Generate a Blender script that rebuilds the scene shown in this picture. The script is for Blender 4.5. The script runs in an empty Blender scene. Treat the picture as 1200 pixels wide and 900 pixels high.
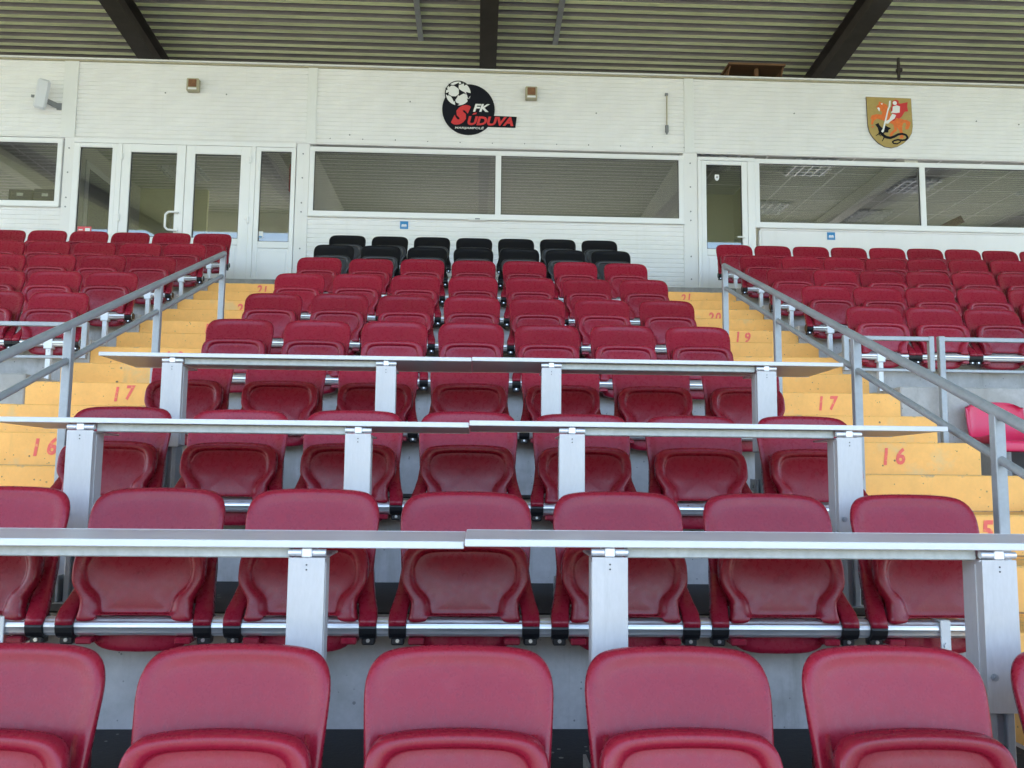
import bpy, math, random
from mathutils import Vector, Matrix
from mathutils.geometry import tessellate_polygon
random.seed(7)
S = bpy.context.scene
COL = S.collection

# ------------------------------------------------------------------ camera
def cam_axes(p, y, r):
    cp, sp, cy, sy, cr, sr = math.cos(p), math.sin(p), math.cos(y), math.sin(y), math.cos(r), math.sin(r)
    f = Vector((sy*cp, cy*cp, sp)); r0 = Vector((cy, -sy, 0)); u0 = r0.cross(f)
    return cr*r0 + sr*u0, -sr*r0 + cr*u0, f
rr, uu, ff = cam_axes(.1079, .0395, .0104)
cam_d = bpy.data.cameras.new('camera'); cam = bpy.data.objects.new('camera', cam_d); COL.objects.link(cam)
m = Matrix((rr, uu, -ff)).transposed().to_4x4(); cam.matrix_world = m
cam_d.sensor_width = 36; cam_d.lens = 1033.7/1200*36; cam_d.clip_end = 2000; cam_d.clip_start = .05
S.camera = cam
# ------------------------------------------------------------------ light
SUN_EL, SUN_AZ = 52, 205      # azimuth clockwise from +Y ... direction the light comes from
W = bpy.data.worlds.new('World'); S.world = W; W.use_nodes = True
nt = W.node_tree; bg = nt.nodes['Background']; sky = nt.nodes.new('ShaderNodeTexSky')
sky.sky_type = 'NISHITA'; sky.sun_disc = False; sky.sun_elevation = math.radians(SUN_EL); sky.sun_rotation = math.radians(320)
sky.air_density = 1.0; sky.dust_density = 3.5; sky.ozone_density = 1.0
nt.links.new(sky.outputs[0], bg.inputs[0]); bg.inputs[1].default_value = .15
sl = bpy.data.lights.new('sun', 'SUN'); sl.energy = 2.2; sl.angle = math.radians(.5); sl.color = (1, .91, .80)
so = bpy.data.objects.new('sun', sl); COL.objects.link(so)
_az = math.radians(320); _el = math.radians(SUN_EL)
sd = Vector((math.sin(_az)*math.cos(_el), math.cos(_az)*math.cos(_el), math.sin(_el)))
so.rotation_euler = sd.to_track_quat('Z', 'Y').to_euler(); so.location = (0, 0, 30)
S.view_settings.view_transform = 'Standard'; S.view_settings.look = 'None'
S.view_settings.exposure = 3.0; S.view_settings.gamma = 1
S.cycles.max_bounces = 8; S.cycles.diffuse_bounces = 5; S.cycles.glossy_bounces = 4; S.cycles.transparent_max_bounces = 12
S.cycles.use_denoising = True; S.cycles.sample_clamp_indirect = 6
try: S.cycles.denoiser = 'OPENIMAGEDENOISE'
except Exception: pass

# ------------------------------------------------------------------ helpers
class MB:
    def __init__(s): s.v = []; s.f = []; s.m = []; s.sm = []
    def add(s, vs, fs, mi=0, smooth=False):
        b = len(s.v); s.v += [tuple(v) for v in vs]
        for f in fs: s.f.append([b+i for i in f]); s.m.append(mi); s.sm.append(smooth)
        return s
    def box(s, x0, x1, y0, y1, z0, z1, mi=0, c=0):
        if c <= 0:
            vs = [(x, y, z) for x in (x0, x1) for y in (y0, y1) for z in (z0, z1)]
            return s.add(vs, [(0,1,3,2),(4,6,7,5),(0,4,5,1),(2,3,7,6),(0,2,6,4),(1,5,7,3)], mi)
        # chamfered box
        vs = []; X=(x0,x1); Y=(y0,y1); Z=(z0,z1); idx = {}
        for i in (0,1):
            for j in (0,1):
                for k in (0,1):
                    for a in range(3):
                        p = [X[i], Y[j], Z[k]]
                        for b, q in enumerate((i, j, k)):
                            if b != a: p[b] += c if q == 0 else -c
                        idx[i,j,k,a] = len(vs); vs.append(p)
        F = []
        for a in range(3):
            o = [b for b in range(3) if b != a]
            for q in (0, 1):
                t = []
                for (u, w) in ((0,0),(1,0),(1,1),(0,1)):
                    ijk = [0,0,0]; ijk[a] = q; ijk[o[0]] = u; ijk[o[1]] = w
                    t.append(idx[ijk[0],ijk[1],ijk[2],a])
                flip = (q == 0) ^ (a == 1)
                F.append(t[::-1] if flip else t)
        for a in range(3):      # edges along axis a
            o = [b for b in range(3) if b != a]
            for u in (0,1):
                for w in (0,1):
                    e = []
                    for q in (0,1):
                        ijk = [0,0,0]; ijk[a] = q; ijk[o[0]] = u; ijk[o[1]] = w; e.append(tuple(ijk))
                    t = [idx[e[0]+(o[0],)], idx[e[1]+(o[0],)], idx[e[1]+(o[1],)], idx[e[0]+(o[1],)]]
                    F.append(t)
        for i in (0,1):
            for j in (0,1):
                for k in (0,1): F.append([idx[i,j,k,0], idx[i,j,k,1], idx[i,j,k,2]])
        return s.add(vs, F, mi)
    def tube(s, p, q, r, n=10, mi=0, smooth=True, r2=None):
        p, q = Vector(p), Vector(q); d = (q-p).normalized(); a = d.orthogonal().normalized()
        if abs(d.x) > .9: a = Vector((0,0,1))
        b = d.cross(a).normalized(); a = b.cross(d); r2 = r if r2 is None else r2
        vs = [p + (a*math.cos(2*math.pi*i/n)+b*math.sin(2*math.pi*i/n))*r for i in range(n)]
        vs += [q + (a*math.cos(2*math.pi*i/n)+b*math.sin(2*math.pi*i/n))*r2 for i in range(n)]
        s.add(vs, [(i, (i+1) % n, n+(i+1) % n, n+i) for i in range(n)], mi, smooth)
        return s.add(vs, [tuple(range(n-1,-1,-1)), tuple(range(n, 2*n))], mi)
    def bar(s, p, q, w, h, mi=0):   # rectangular bar whose section is w (x-ish) by h
        p, q = Vector(p), Vector(q); d = (q-p).normalized()
        up = Vector((0,0,1)) if abs(d.z) < .9 else Vector((0,1,0))
        a = d.cross(up).normalized(); b = a.cross(d)
        vs = [o + a*(i*w/2) + b*(j*h/2) for o in (p, q) for i, j in ((-1,-1),(1,-1),(1,1),(-1,1))]
        return s.add(vs, [(0,3,2,1),(4,5,6,7),(0,1,5,4),(1,2,6,5),(2,3,7,6),(3,0,4,7)], mi)
    def rings(s, R, mi=0, cap0=True, cap1=True, smooth=True):
        n = len(R[0]); vs = [p for r in R for p in r]; F = []
        for k in range(len(R)-1):
            for i in range(n):
                j = (i+1) % n; F.append((k*n+i, k*n+j, (k+1)*n+j, (k+1)*n+i))
        for on, k, fl in ((cap0, 0, True), (cap1, len(R)-1, False)):
            if on:
                c = Vector((0,0,0))
                for p in R[k]: c += Vector(p)
                c /= n; vs.append(tuple(c)); ci = len(vs)-1
                for i in range(n):
                    j = (i+1) % n
                    F.append((k*n+j, k*n+i, ci) if fl else (k*n+i, k*n+j, ci))
        return s.add(vs, F, mi, smooth)
    def prism(s, pts, y0, y1, mi=0):    # polygon in x,z extruded along y (y0 = front)
        n = len(pts); tri = tessellate_polygon([[Vector((x, z, 0)) for x, z in pts]])
        vs = [(x, y0, z) for x, z in pts] + [(x, y1, z) for x, z in pts]
        F = [tuple(t) for t in tri] + [tuple(n+i for i in t[::-1]) for t in tri]
        F += [(i, (i+1) % n, n+(i+1) % n, n+i) for i in range(n)]
        return s.add(vs, F, mi)
    def mesh(s, name, mats):
        me = bpy.data.meshes.new(name); me.from_pydata(s.v, [], s.f)
        for mt in (mats if isinstance(mats, (list, tuple)) else [mats]): me.materials.append(mt)
        me.polygons.foreach_set('material_index', s.m); me.polygons.foreach_set('use_smooth', s.sm)
        me.update()
        import bmesh
        bm = bmesh.new(); bm.from_mesh(me); bmesh.ops.recalc_face_normals(bm, faces=bm.faces); bm.to_mesh(me); bm.free()
        return me
    def obj(s, name, mats, parent=None, loc=None):
        return link(name, s.mesh(name, mats), parent, loc)
def link(name, data, parent=None, loc=None):
    o = bpy.data.objects.new(name, data); COL.objects.link(o)
    if parent: o.parent = parent
    if loc: o.location = loc
    return o
def thing(name, label, cat, loc=(0,0,0), group=None):
    o = bpy.data.objects.new(name, None); COL.objects.link(o); o.location = loc; o.empty_display_size = .1
    return tag(o, label, cat, group)
def tag(o, label, cat, group=None):
    o['label'] = label; o['category'] = cat
    if group: o['group'] = group
    return o
def struct(o, label=None):
    o['kind'] = 'structure'
    if label: o['label'] = label
    return o

# ------------------------------------------------------------------ materials
def mat(name, col, rough=.5, metal=0, noise=None, bump=None, rnd=0, spec=None, coat=0, detail=None, stretch=None):
    """noise=(scale, amount) brightness mottling; bump=(scale, strength)"""
    M = bpy.data.materials.new(name); M.use_nodes = True; N = M.node_tree.nodes; L = M.node_tree.links
    b = N['Principled BSDF']; b.inputs['Roughness'].default_value = rough; b.inputs['Metallic'].default_value = metal
    if spec is not None: b.inputs['Specular IOR Level'].default_value = spec
    if coat: b.inputs['Coat Weight'].default_value = coat; b.inputs['Coat Roughness'].default_value = .15
    c = N.new('ShaderNodeRGB'); c.outputs[0].default_value = (*col, 1); out = c.outputs[0]
    tc = N.new('ShaderNodeTexCoord'); vec = tc.outputs['Object']
    if stretch:
        mp = N.new('ShaderNodeMapping'); mp.inputs['Scale'].default_value = stretch; L.new(vec, mp.inputs[0]); vec = mp.outputs[0]
    if noise:
        for (sc, am) in ([noise] if not isinstance(noise, list) else noise):
            n = N.new('ShaderNodeTexNoise'); n.inputs['Scale'].default_value = sc; n.inputs['Detail'].default_value = 6
            n.inputs['Roughness'].default_value = .62
            L.new(vec, n.inputs['Vector'])
            mr = N.new('ShaderNodeMapRange'); mr.inputs[1].default_value = .3; mr.inputs[2].default_value = .7
            mr.inputs[3].default_value = 1-am; mr.inputs[4].default_value = 1+am; L.new(n.outputs[0], mr.inputs[0])
            mx = N.new('ShaderNodeVectorMath'); mx.operation = 'SCALE'; L.new(out, mx.inputs[0]); L.new(mr.outputs[0], mx.inputs['Scale']); out = mx.outputs[0]
            if am > .02 and sc > 3:
                m2 = N.new('ShaderNodeMapRange'); m2.inputs[1].default_value=.3; m2.inputs[2].default_value=.7
                m2.inputs[3].default_value = max(.02, rough-.07); m2.inputs[4].default_value = min(1, rough+.07); L.new(n.outputs[0], m2.inputs[0]); L.new(m2.outputs[0], b.inputs['Roughness'])
    if rnd:
        oi = N.new('ShaderNodeObjectInfo'); mr = N.new('ShaderNodeMapRange'); mr.inputs[3].default_value = 1-rnd; mr.inputs[4].default_value = 1+rnd
        L.new(oi.outputs['Random'], mr.inputs[0]); mx = N.new('ShaderNodeVectorMath'); mx.operation = 'SCALE'
        L.new(out, mx.inputs[0]); L.new(mr.outputs[0], mx.inputs['Scale']); out = mx.outputs[0]
    if detail:   # dark or pale specks: (scale, threshold, colour, stain noise scale)
        for (sc, th, dc) in detail:
            v = N.new('ShaderNodeTexVoronoi'); v.inputs['Scale'].default_value = sc; L.new(vec, v.inputs['Vector'])
            n2 = N.new('ShaderNodeTexNoise'); n2.inputs['Scale'].default_value = sc*.35; L.new(vec, n2.inputs['Vector'])
            mm = N.new('ShaderNodeMath'); mm.operation = 'MULTIPLY'; L.new(n2.outputs[0], mm.inputs[0]); mm.inputs[1].default_value = th*2
            lt = N.new('ShaderNodeMath'); lt.operation = 'LESS_THAN'; L.new(v.outputs['Distance'], lt.inputs[0])
            sb = N.new('ShaderNodeMath'); sb.operation = 'SUBTRACT'; L.new(mm.outputs[0], sb.inputs[0]); sb.inputs[1].default_value = th*.82
            L.new(sb.outputs[0], lt.inputs[1])
            mix = N.new('ShaderNodeMix'); mix.data_type = 'RGBA'; L.new(lt.outputs[0], mix.inputs[0]); L.new(out, mix.inputs[6]); mix.inputs[7].default_value = (*dc, 1); out = mix.outputs[2]
    L.new(out, b.inputs['Base Color'])
    if bump:
        n = N.new('ShaderNodeTexNoise'); n.inputs['Scale'].default_value = bump[0]; n.inputs['Detail'].default_value = 5; L.new(vec, n.inputs['Vector'])
        bp = N.new('ShaderNodeBump'); bp.inputs['Strength'].default_value = bump[1]; bp.inputs['Distance'].default_value = .002
        L.new(n.outputs[0], bp.inputs['Height']); L.new(bp.outputs[0], b.inputs['Normal'])
    return M
def add_scuff(M, scale, thr, col, amt, rough=None):   # pale scuffs and dust that stay with the surface, own pattern on each object
    N = M.node_tree.nodes; L = M.node_tree.links; b = N['Principled BSDF']
    src = b.inputs['Base Color'].links[0].from_socket
    tc = N.new('ShaderNodeTexCoord'); oi = N.new('ShaderNodeObjectInfo')
    ad = N.new('ShaderNodeVectorMath'); ad.operation = 'MULTIPLY_ADD'
    cb = N.new('ShaderNodeCombineXYZ')
    for i in range(3): L.new(oi.outputs['Random'], cb.inputs[i])
    ad.inputs[1].default_value = (37, 91, 53); L.new(cb.outputs[0], ad.inputs[0]); L.new(tc.outputs['Object'], ad.inputs[2])
    n = N.new('ShaderNodeTexNoise'); n.inputs['Scale'].default_value = scale; n.inputs['Detail'].default_value = 5; n.inputs['Roughness'].default_value = .65
    L.new(ad.outputs[0], n.inputs['Vector'])
    mr = N.new('ShaderNodeMapRange'); mr.inputs[1].default_value = thr; mr.inputs[2].default_value = thr+.09; mr.inputs[4].default_value = amt; L.new(n.outputs[0], mr.inputs[0])
    mx = N.new('ShaderNodeMix'); mx.data_type = 'RGBA'; L.new(mr.outputs[0], mx.inputs[0]); L.new(src, mx.inputs[6]); mx.inputs[7].default_value = (*col, 1)
    L.new(mx.outputs[2], b.inputs['Base Color'])
    return M

M_seat = add_scuff(mat('red_seat_plastic', (.26,.010,.028), .29, noise=[(5,.07),(60,.04)], bump=(260,.05), rnd=.14, spec=.36), 5, .66, (.38,.12,.15), .12)
M_seatb = mat('black_seat_plastic', (.006,.006,.009), .36, spec=.28, bump=(260,.1), rnd=.1)
M_pink = mat('pink_seat_plastic', (.62,.02,.09), .33, noise=(6,.08), spec=.5)
M_clamp = mat('black_clamp', (.010,.010,.012), .38)
M_bolt = mat('zinc_bolt', (.6,.6,.62), .3, 1)
M_alu = mat('polished_aluminium', (.84,.85,.87), .34, .8, noise=(30,.06), stretch=(.3,3,3))
M_alu2 = mat('brushed_aluminium', (.80,.82,.86), .42, .55, noise=[(4,.05),(40,.05)], bump=(80,.05))
M_post = mat('aluminium_post', (.55,.54,.545), .5, .2, noise=[(3,.06),(45,.05)], stretch=(3,3,.8))
M_apron = mat('dull_zinc_rail', (.47,.49,.48), .55, .25, noise=[(4,.08),(50,.14)], bump=(90,.08))
M_edge = mat('white_table_edge', (.70,.71,.73), .45, noise=(20,.03))
M_top = add_scuff(mat('grey_table_top', (.60,.57,.60), .42, noise=[(3,.05),(70,.03)], stretch=(.6,2,2)), 7, .62, (.62,.61,.63), .4)
M_galv = mat('galvanised_steel', (.35,.375,.40), .5, .35, noise=[(8,.10),(55,.08)], bump=(120,.08))
M_bracket = mat('pale_painted_bracket', (.72,.74,.76), .4, .2, noise=(20,.05))
M_conc = mat('concrete', (.46,.45,.44), .85, noise=[(1.7,.14),(9,.10),(60,.06)], bump=(45,.5), detail=[(36,.32,(.22,.22,.22)),(11,.17,(.26,.25,.24))])
M_conc2 = mat('weathered_concrete', (.21,.21,.20), .9, noise=[(3,.25),(22,.2)], bump=(40,.6), detail=[(30,.2,(.07,.07,.06))])
M_mat = mat('black_floor_coating', (.018,.018,.020), .8, noise=[(3,.2),(60,.25)], bump=(90,.9), detail=[(16,.3,(.22,.22,.19))])
M_yel = mat('yellow_step_paint', (.95,.50,.135), .62, noise=[(2.2,.07),(14,.05),(70,.03)], bump=(60,.35), detail=[(34,.30,(.42,.27,.09)),(12,.20,(.22,.15,.07))])
add_scuff(M_yel, 3.0, .60, (.74,.52,.24), .6)
M_yeldirt = mat('worn_step_nosing', (.43,.26,.12), .8, noise=[(10,.3),(50,.2)])
M_num = add_scuff(mat('red_stencil_paint', (.84,.14,.11), .6, noise=(20,.1)), 45, .56, (.85,.45,.14), .7)
M_wall = mat('white_wall_cladding', (.82,.82,.835), .5, noise=[(.7,.03),(6,.02)], stretch=(1,1,.4))
add_scuff(M_wall, 1.1, .60, (.72,.71,.66), .30)
def add_streaks(M, scl, thr, col, amt):
    N = M.node_tree.nodes; L = M.node_tree.links; b = N['Principled BSDF']; src = b.inputs['Base Color'].links[0].from_socket
    tc = N.new('ShaderNodeTexCoord'); mp = N.new('ShaderNodeMapping'); mp.inputs['Scale'].default_value = scl; L.new(tc.outputs['Object'], mp.inputs[0])
    n = N.new('ShaderNodeTexNoise'); n.inputs['Scale'].default_value = 1; n.inputs['Detail'].default_value = 7; n.inputs['Roughness'].default_value = .7; L.new(mp.outputs[0], n.inputs['Vector'])
    mr = N.new('ShaderNodeMapRange'); mr.inputs[1].default_value = thr; mr.inputs[2].default_value = thr+.16; mr.inputs[4].default_value = amt; L.new(n.outputs[0], mr.inputs[0])
    mx = N.new('ShaderNodeMix'); mx.data_type = 'RGBA'; L.new(mr.outputs[0], mx.inputs[0]); L.new(src, mx.inputs[6]); mx.inputs[7].default_value = (*col, 1); L.new(mx.outputs[2], b.inputs['Base Color'])
add_streaks(M_wall, (14, 14, .7), .58, (.62,.61,.56), .15)
add_streaks(M_conc, (9, 9, 1.1), .54, (.24,.23,.20), .55)
add_scuff(M_conc, 2.2, .55, (.30,.29,.26), .5)
def add_nosing_wear(M, col):
    N = M.node_tree.nodes; L = M.node_tree.links; b = N['Principled BSDF']; src = b.inputs['Base Color'].links[0].from_socket
    tc = N.new('ShaderNodeTexCoord'); sp = N.new('ShaderNodeSeparateXYZ'); L.new(tc.outputs['Generated'], sp.inputs[0])
    n = N.new('ShaderNodeTexNoise'); n.inputs['Scale'].default_value = 7; n.inputs['Detail'].default_value = 8; n.inputs['Roughness'].default_value = .7; L.new(tc.outputs['Object'], n.inputs['Vector'])
    mr = N.new('ShaderNodeMapRange'); mr.inputs[1].default_value = .95; mr.inputs[2].default_value = 1.0; mr.inputs[3].default_value = -.22; mr.inputs[4].default_value = -.03; L.new(sp.outputs[2], mr.inputs[0])
    ad = N.new('ShaderNodeMath'); L.new(n.outputs[0], ad.inputs[0]); L.new(mr.outputs[0], ad.inputs[1])
    gt = N.new('ShaderNodeMapRange'); gt.inputs[1].default_value = .50; gt.inputs[2].default_value = .56; gt.inputs[4].default_value = .85; L.new(ad.outputs[0], gt.inputs[0])
    mx = N.new('ShaderNodeMix'); mx.data_type = 'RGBA'; L.new(gt.outputs[0], mx.inputs[0]); L.new(src, mx.inputs[6]); mx.inputs[7].default_value = (*col, 1); L.new(mx.outputs[2], b.inputs['Base Color'])
add_nosing_wear(M_yel, (.50,.36,.20))
add_streaks(M_yel, (7, 7, 1.4), .60, (.50,.33,.12), .40)
add_streaks(M_post, (20, 20, 1.2), .60, (.30,.30,.29), .35)
M_trim = mat('white_trim', (.80,.81,.82), .4, noise=(3,.02))
M_pvc = mat('white_window_frame', (.86,.87,.89), .33, noise=(4,.015))
M_gask = mat('black_gasket', (.02,.02,.02), .6)
M_dark = mat('dark_steel_beam', (.045,.038,.034), .55, noise=[(3,.3),(30,.2)])
M_flange_lit = mat('green_lit_flange_sheet', (.80,.87,.53), .6, noise=[(1.1,.16),(9,.14),(60,.06)], stretch=(.35,2,2))  # green bounce light from the pitch, painted into the down-facing flanges
M_web_shade = mat('shaded_web_sheet', (.205,.19,.19), .55, noise=[(1.5,.2),(12,.15)], stretch=(.4,2,2))  # shade of the recesses, painted into webs and upper folds
M_wood = mat('brown_plywood', (.15,.075,.035), .7, noise=[(4,.2),(40,.2)], stretch=(.4,3,3))
M_rust = mat('brown_lamp_glass', (.22,.10,.045), .4, noise=(30,.25))
M_beige = mat('beige_lamp_case', (.42,.39,.28), .55, noise=(20,.12))
M_int = mat('interior_plaster', (.74,.74,.69), .8, noise=(2,.05))
M_inty = mat('interior_yellow_wall', (.78,.77,.48), .8, noise=(2,.05))
M_ceil = mat('ceiling_tile', (.52,.53,.52), .85, noise=(30,.05))
M_tbar = mat('ceiling_grid_metal', (.80,.80,.80), .5)
M_floor = mat('interior_floor', (.22,.20,.18), .6)
M_black = mat('black_vinyl', (.006,.007,.014), .6, spec=.2)
M_white = mat('white_vinyl', (.82,.83,.85), .45)
M_red = mat('red_vinyl', (.62,.03,.035), .45, noise=(60,.15))
M_gold = mat('gold_shield_paint', (.43,.31,.10), .5, noise=[(8,.08),(60,.06)])
M_orange = mat('orange_paint', (.75,.17,.03), .5, noise=(30,.12))
M_sred = mat('crest_red_paint', (.60,.03,.035), .5)
M_maroon = mat('maroon_matte', (.16,.04,.05), .8)
M_blue = mat('blue_sticker', (.02,.22,.52), .4)
M_pinkst = mat('red_sticker', (.70,.08,.10), .4)
M_spk = mat('light_grey_plastic', (.70,.72,.78), .45)
M_grey = mat('mid_grey_plastic', (.22,.23,.25), .5)
M_box = mat('dark_cardboard', (.11,.09,.12), .7)
M_grass = mat('pitch_grass', (.125,.135,.055), .9, noise=[(.05,.15),(2,.25)])
M_tree = mat('far_tree_foliage', (.05,.09,.03), .9, noise=(1,.4))
M_glass = bpy.data.materials.new('window_glass'); M_glass.use_nodes = True
N = M_glass.node_tree.nodes; L = M_glass.node_tree.links; N.remove(N['Principled BSDF'])
tr = N.new('ShaderNodeBsdfTransparent'); tr.inputs[0].default_value = (.74,.75,.76,1)
gl = N.new('ShaderNodeBsdfGlossy'); gl.inputs['Roughness'].default_value = .015; gl.inputs[0].default_value = (.92,.95,.92,1)
fr = N.new('ShaderNodeFresnel'); fr.inputs[0].default_value = 1.6
ml = N.new('ShaderNodeMath'); ml.operation = 'MULTIPLY_ADD'; ml.inputs[1].default_value = 1.0; ml.inputs[2].default_value = .05
mxs = N.new('ShaderNodeMixShader'); L.new(fr.outputs[0], ml.inputs[0]); L.new(ml.outputs[0], mxs.inputs[0]); L.new(tr.outputs[0], mxs.inputs[1]); L.new(gl.outputs[0], mxs.inputs[2])
L.new(mxs.outputs[0], N['Material Output'].inputs[0])

# ------------------------------------------------------------------ terrace geometry
D, R9, Z9 = .9, .362, 2.085
def PY(k): return 9.276 - D*(9-k)          # front edge of platform k
def PZ(k): return Z9 - R9*(9-k)            # height of platform k
def nose(Y): return 2.036 - (9.276-Y)*.402
GZ = -3.6
struct(MB().add([(-600,-600,GZ),(600,-600,GZ),(600,600,GZ),(-600,600,GZ)], [(0,1,2,3)]).obj('pitch_grass', M_grass))
struct(MB().add([(-300,-16,GZ+.004),(300,-16,GZ+.004),(300,PY(-5),GZ+.004),(-300,PY(-5),GZ+.004)], [(0,1,2,3)]).obj('bounce_apron', mat('bounce_apron_surface', (.36,.32,.28), .8, noise=(1,.1))))  # unseen ground sheet added to make the bounce light less green
STAIR_R = (1.735, 2.785); STAIR_L = (-2.862, -1.80)
# middle terrace
mb = MB()
for k in range(-5, 10):
    y1 = PY(k+1) if k < 9 else 11.1
    mb.box(STAIR_L[1]+.002, STAIR_R[0]-.002, PY(k), 11.1 if k == 9 else y1, GZ if k == -5 else PZ(k)-1.4, PZ(k), 0, .008)
ter = struct(mb.obj('middle_terrace', M_conc))
mb = MB()
for k in range(-2, 9):
    mb.box(STAIR_L[1]+.05, STAIR_R[0]-.05, PY(k)+.03, PY(k+1)-.012, PZ(k)+.001, PZ(k)+.006)
mb.obj('floor_coating', M_mat, ter)
# side terraces
for nm, xs in (('right_terrace', (STAIR_R[1]+.002, 12)), ('left_terrace', (-12, STAIR_L[0]-.002))):
    mb = MB()
    for k in range(5, 10):
        mb.box(xs[0], xs[1], PY(k), PY(k+1) if k < 9 else 11.1, PZ(k)-1.4, PZ(k), 0, .008)
    mb.box(xs[0], xs[1], PY(3), PY(5)+.001, GZ, PZ(3), 0, .008)
    for k in range(-5, 3): mb.box(xs[0], xs[1], PY(k), PY(k+1), GZ, PZ(k), 0, .008)
    # horizontal pour joint ledge and vertical joints
    t = struct(mb.obj(nm, M_conc))
    mb = MB()
    for i in range(6):
        x = (3.9+i*1.55) * (1 if xs[0] > 0 else -1)
        mb.box(x-.006, x+.006, PY(5)-.0015, PY(5)+.02, PZ(3), PZ(5)-.01)
    mb.obj('panel_joint', M_conc2, t)
# landing behind the stairs
mb = MB()
for x0, x1 in (STAIR_R, STAIR_L): mb.box(x0, x1, 9.276+.004, 11.1, 1.4, Z9, 0, .006)
struct(mb.obj('landing', M_conc2))
struct(MB().add([(-300,16,GZ+.004),(300,16,GZ+.004),(300,80,GZ+.004),(-300,80,GZ+.004)], [(0,1,2,3)]).obj('rear_bounce_sheet', mat('rear_bounce_grey', (.30,.30,.27), .9, noise=(1,.2))))  # unseen grey sheet added to keep green bounce out of the rooms
# ------------------------------------------------------------------ text helper
def text_pts(txt, bold=0.0, res=3):
    cu = bpy.data.curves.new('t', 'FONT'); cu.body = txt; cu.offset = bold; cu.resolution_u = res; cu.fill_mode = 'FRONT'
    o = bpy.data.objects.new('t', cu); COL.objects.link(o); bpy.context.view_layer.update()
    me = bpy.data.meshes.new_from_object(o.evaluated_get(bpy.context.evaluated_depsgraph_get()))
    vs = [v.co.copy() for v in me.vertices]; fs = [list(p.vertices) for p in me.polygons]
    bpy.data.objects.remove(o); bpy.data.curves.remove(cu); bpy.data.meshes.remove(me)
    return vs, fs
def text_mb(mb, txt, x0, x1, z0, z1, y, shear=0, bold=0, mi=0, thick=.002):
    vs, fs = text_pts(txt, bold)
    ax, bx = min(v.x for v in vs), max(v.x for v in vs); az, bz = min(v.y for v in vs), max(v.y for v in vs)
    P = []
    wx = (x1-x0) - shear*(z1-z0)
    for v in vs:
        tz = (v.y-az)/(bz-az); z = z0+tz*(z1-z0); x = x0+(v.x-ax)/(bx-ax)*wx + shear*(z-z0)
        P.append((x, y, z))
    n = len(P); E = {}
    for f in fs:
        for a, b in zip(f, f[1:]+f[:1]): E[(a, b)] = 1
    side = [(a, b, n+b, n+a) for (a, b) in E if (b, a) not in E]
    P2 = [(p[0], y+thick, p[2]) for p in P]
    mb.add(P+P2, fs+side, mi)
    return mb
# ------------------------------------------------------------------ stairs (steps are parts, painted numbers their sub-parts)
def stairs(name, xs, numx, label):
    root = bpy.data.objects.new(name, None); COL.objects.link(root); struct(root, label)
    root.location = ((xs[0]+xs[1])/2, 9.276, 0); ox, oy = root.location.x, root.location.y
    num = {0:'21', 2:'20', 4:'19', 6:'18', 8:'17', 10:'16', 12:'15', 14:'14'}
    for mI in range(0, 30):
        y = 9.276-.45*mI; z = 2.036-.181*mI
        jit = random.uniform(-.004, .004)
        st = MB().box(xs[0]-ox, xs[1]-ox, y-oy+jit, y-oy+.452+jit-.004, z-.5, z+random.uniform(-.002,.002), 0, .007)
        # thin worn strip along the foot of the riser
        so_ = st.obj('step', M_yel, root)
        if mI >= 9:
            MB().box(xs[0]-ox+.01, xs[1]-ox-.01, y-oy+.43, y-oy+.4485, z+.0015, z+.006).obj('joint', M_yeldirt, so_)
        if mI in num:
            w = .125 if mI else .135
            cx = numx.get(mI, numx['d']) - ox
            c2 = MB()
            dg = num[mI]; yy = y-oy+jit-.0022
            zt, hz = z-.022-(.008 if mI % 4 else 0), .094
            dx = random.uniform(-.008, .008)
            for i, ch in enumerate(dg):
                ww = .016 if ch == '1' else .052
                x0 = cx-.065+dx+i*.066 + (.012 if ch == '1' and i else 0)
                dz = random.uniform(-.006,.006)
                text_mb(c2, ch, x0, x0+ww+.012, zt-hz+dz, zt+dz, yy, .12, .012 if ch == '1' else .034, 0, .0012)
            c2.obj('step_number', M_num, so_)
    return root
stairs('right_stairs', STAIR_R, {'d':2.30, 0:2.24, 2:2.30, 12:2.245}, 'yellow painted concrete steps with stencilled numbers right of the middle block')
stairs('left_stairs', STAIR_L, {'d':-2.24, 0:-2.28, 10:-2.275}, 'yellow painted concrete steps with stencilled numbers left of the middle block')

# ------------------------------------------------------------------ seat meshes
def catmull(P, n=3):
    out = []; N_ = len(P)
    for i in range(N_):
        p0, p1, p2, p3 = P[i-1], P[i], P[(i+1) % N_], P[(i+2) % N_]
        for j in range(n):
            t = j/n
            out.append(tuple(.5*((2*p1[a]) + (-p0[a]+p2[a])*t + (2*p0[a]-5*p1[a]+4*p2[a]-p3[a])*t*t + (-p0[a]+3*p1[a]-3*p2[a]+p3[a])*t**3) for a in range(2)))
    return out
def mirror(H):  # half outline from bottom centre to top centre
    return H + [(-x, z) for x, z in H[::-1] if x > 1e-6]
ZT = .415
def yb(z):   # leaning back profile
    t = z/ZT; return .062+.070*t+.043*t*abs(t)
HB = [(0,.055),(.09,.052),(.150,.055),(.183,.075),(.197,.115),(.205,.165),(.209,.22),(.213,.28),(.2145,.32),(.211,.352),(.199,.380),(.176,.400),(.14,.4095),(.09,.4135),(.04,.4150),(0,.4153)]
OB = catmull(mirror(HB), 3)
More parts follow.
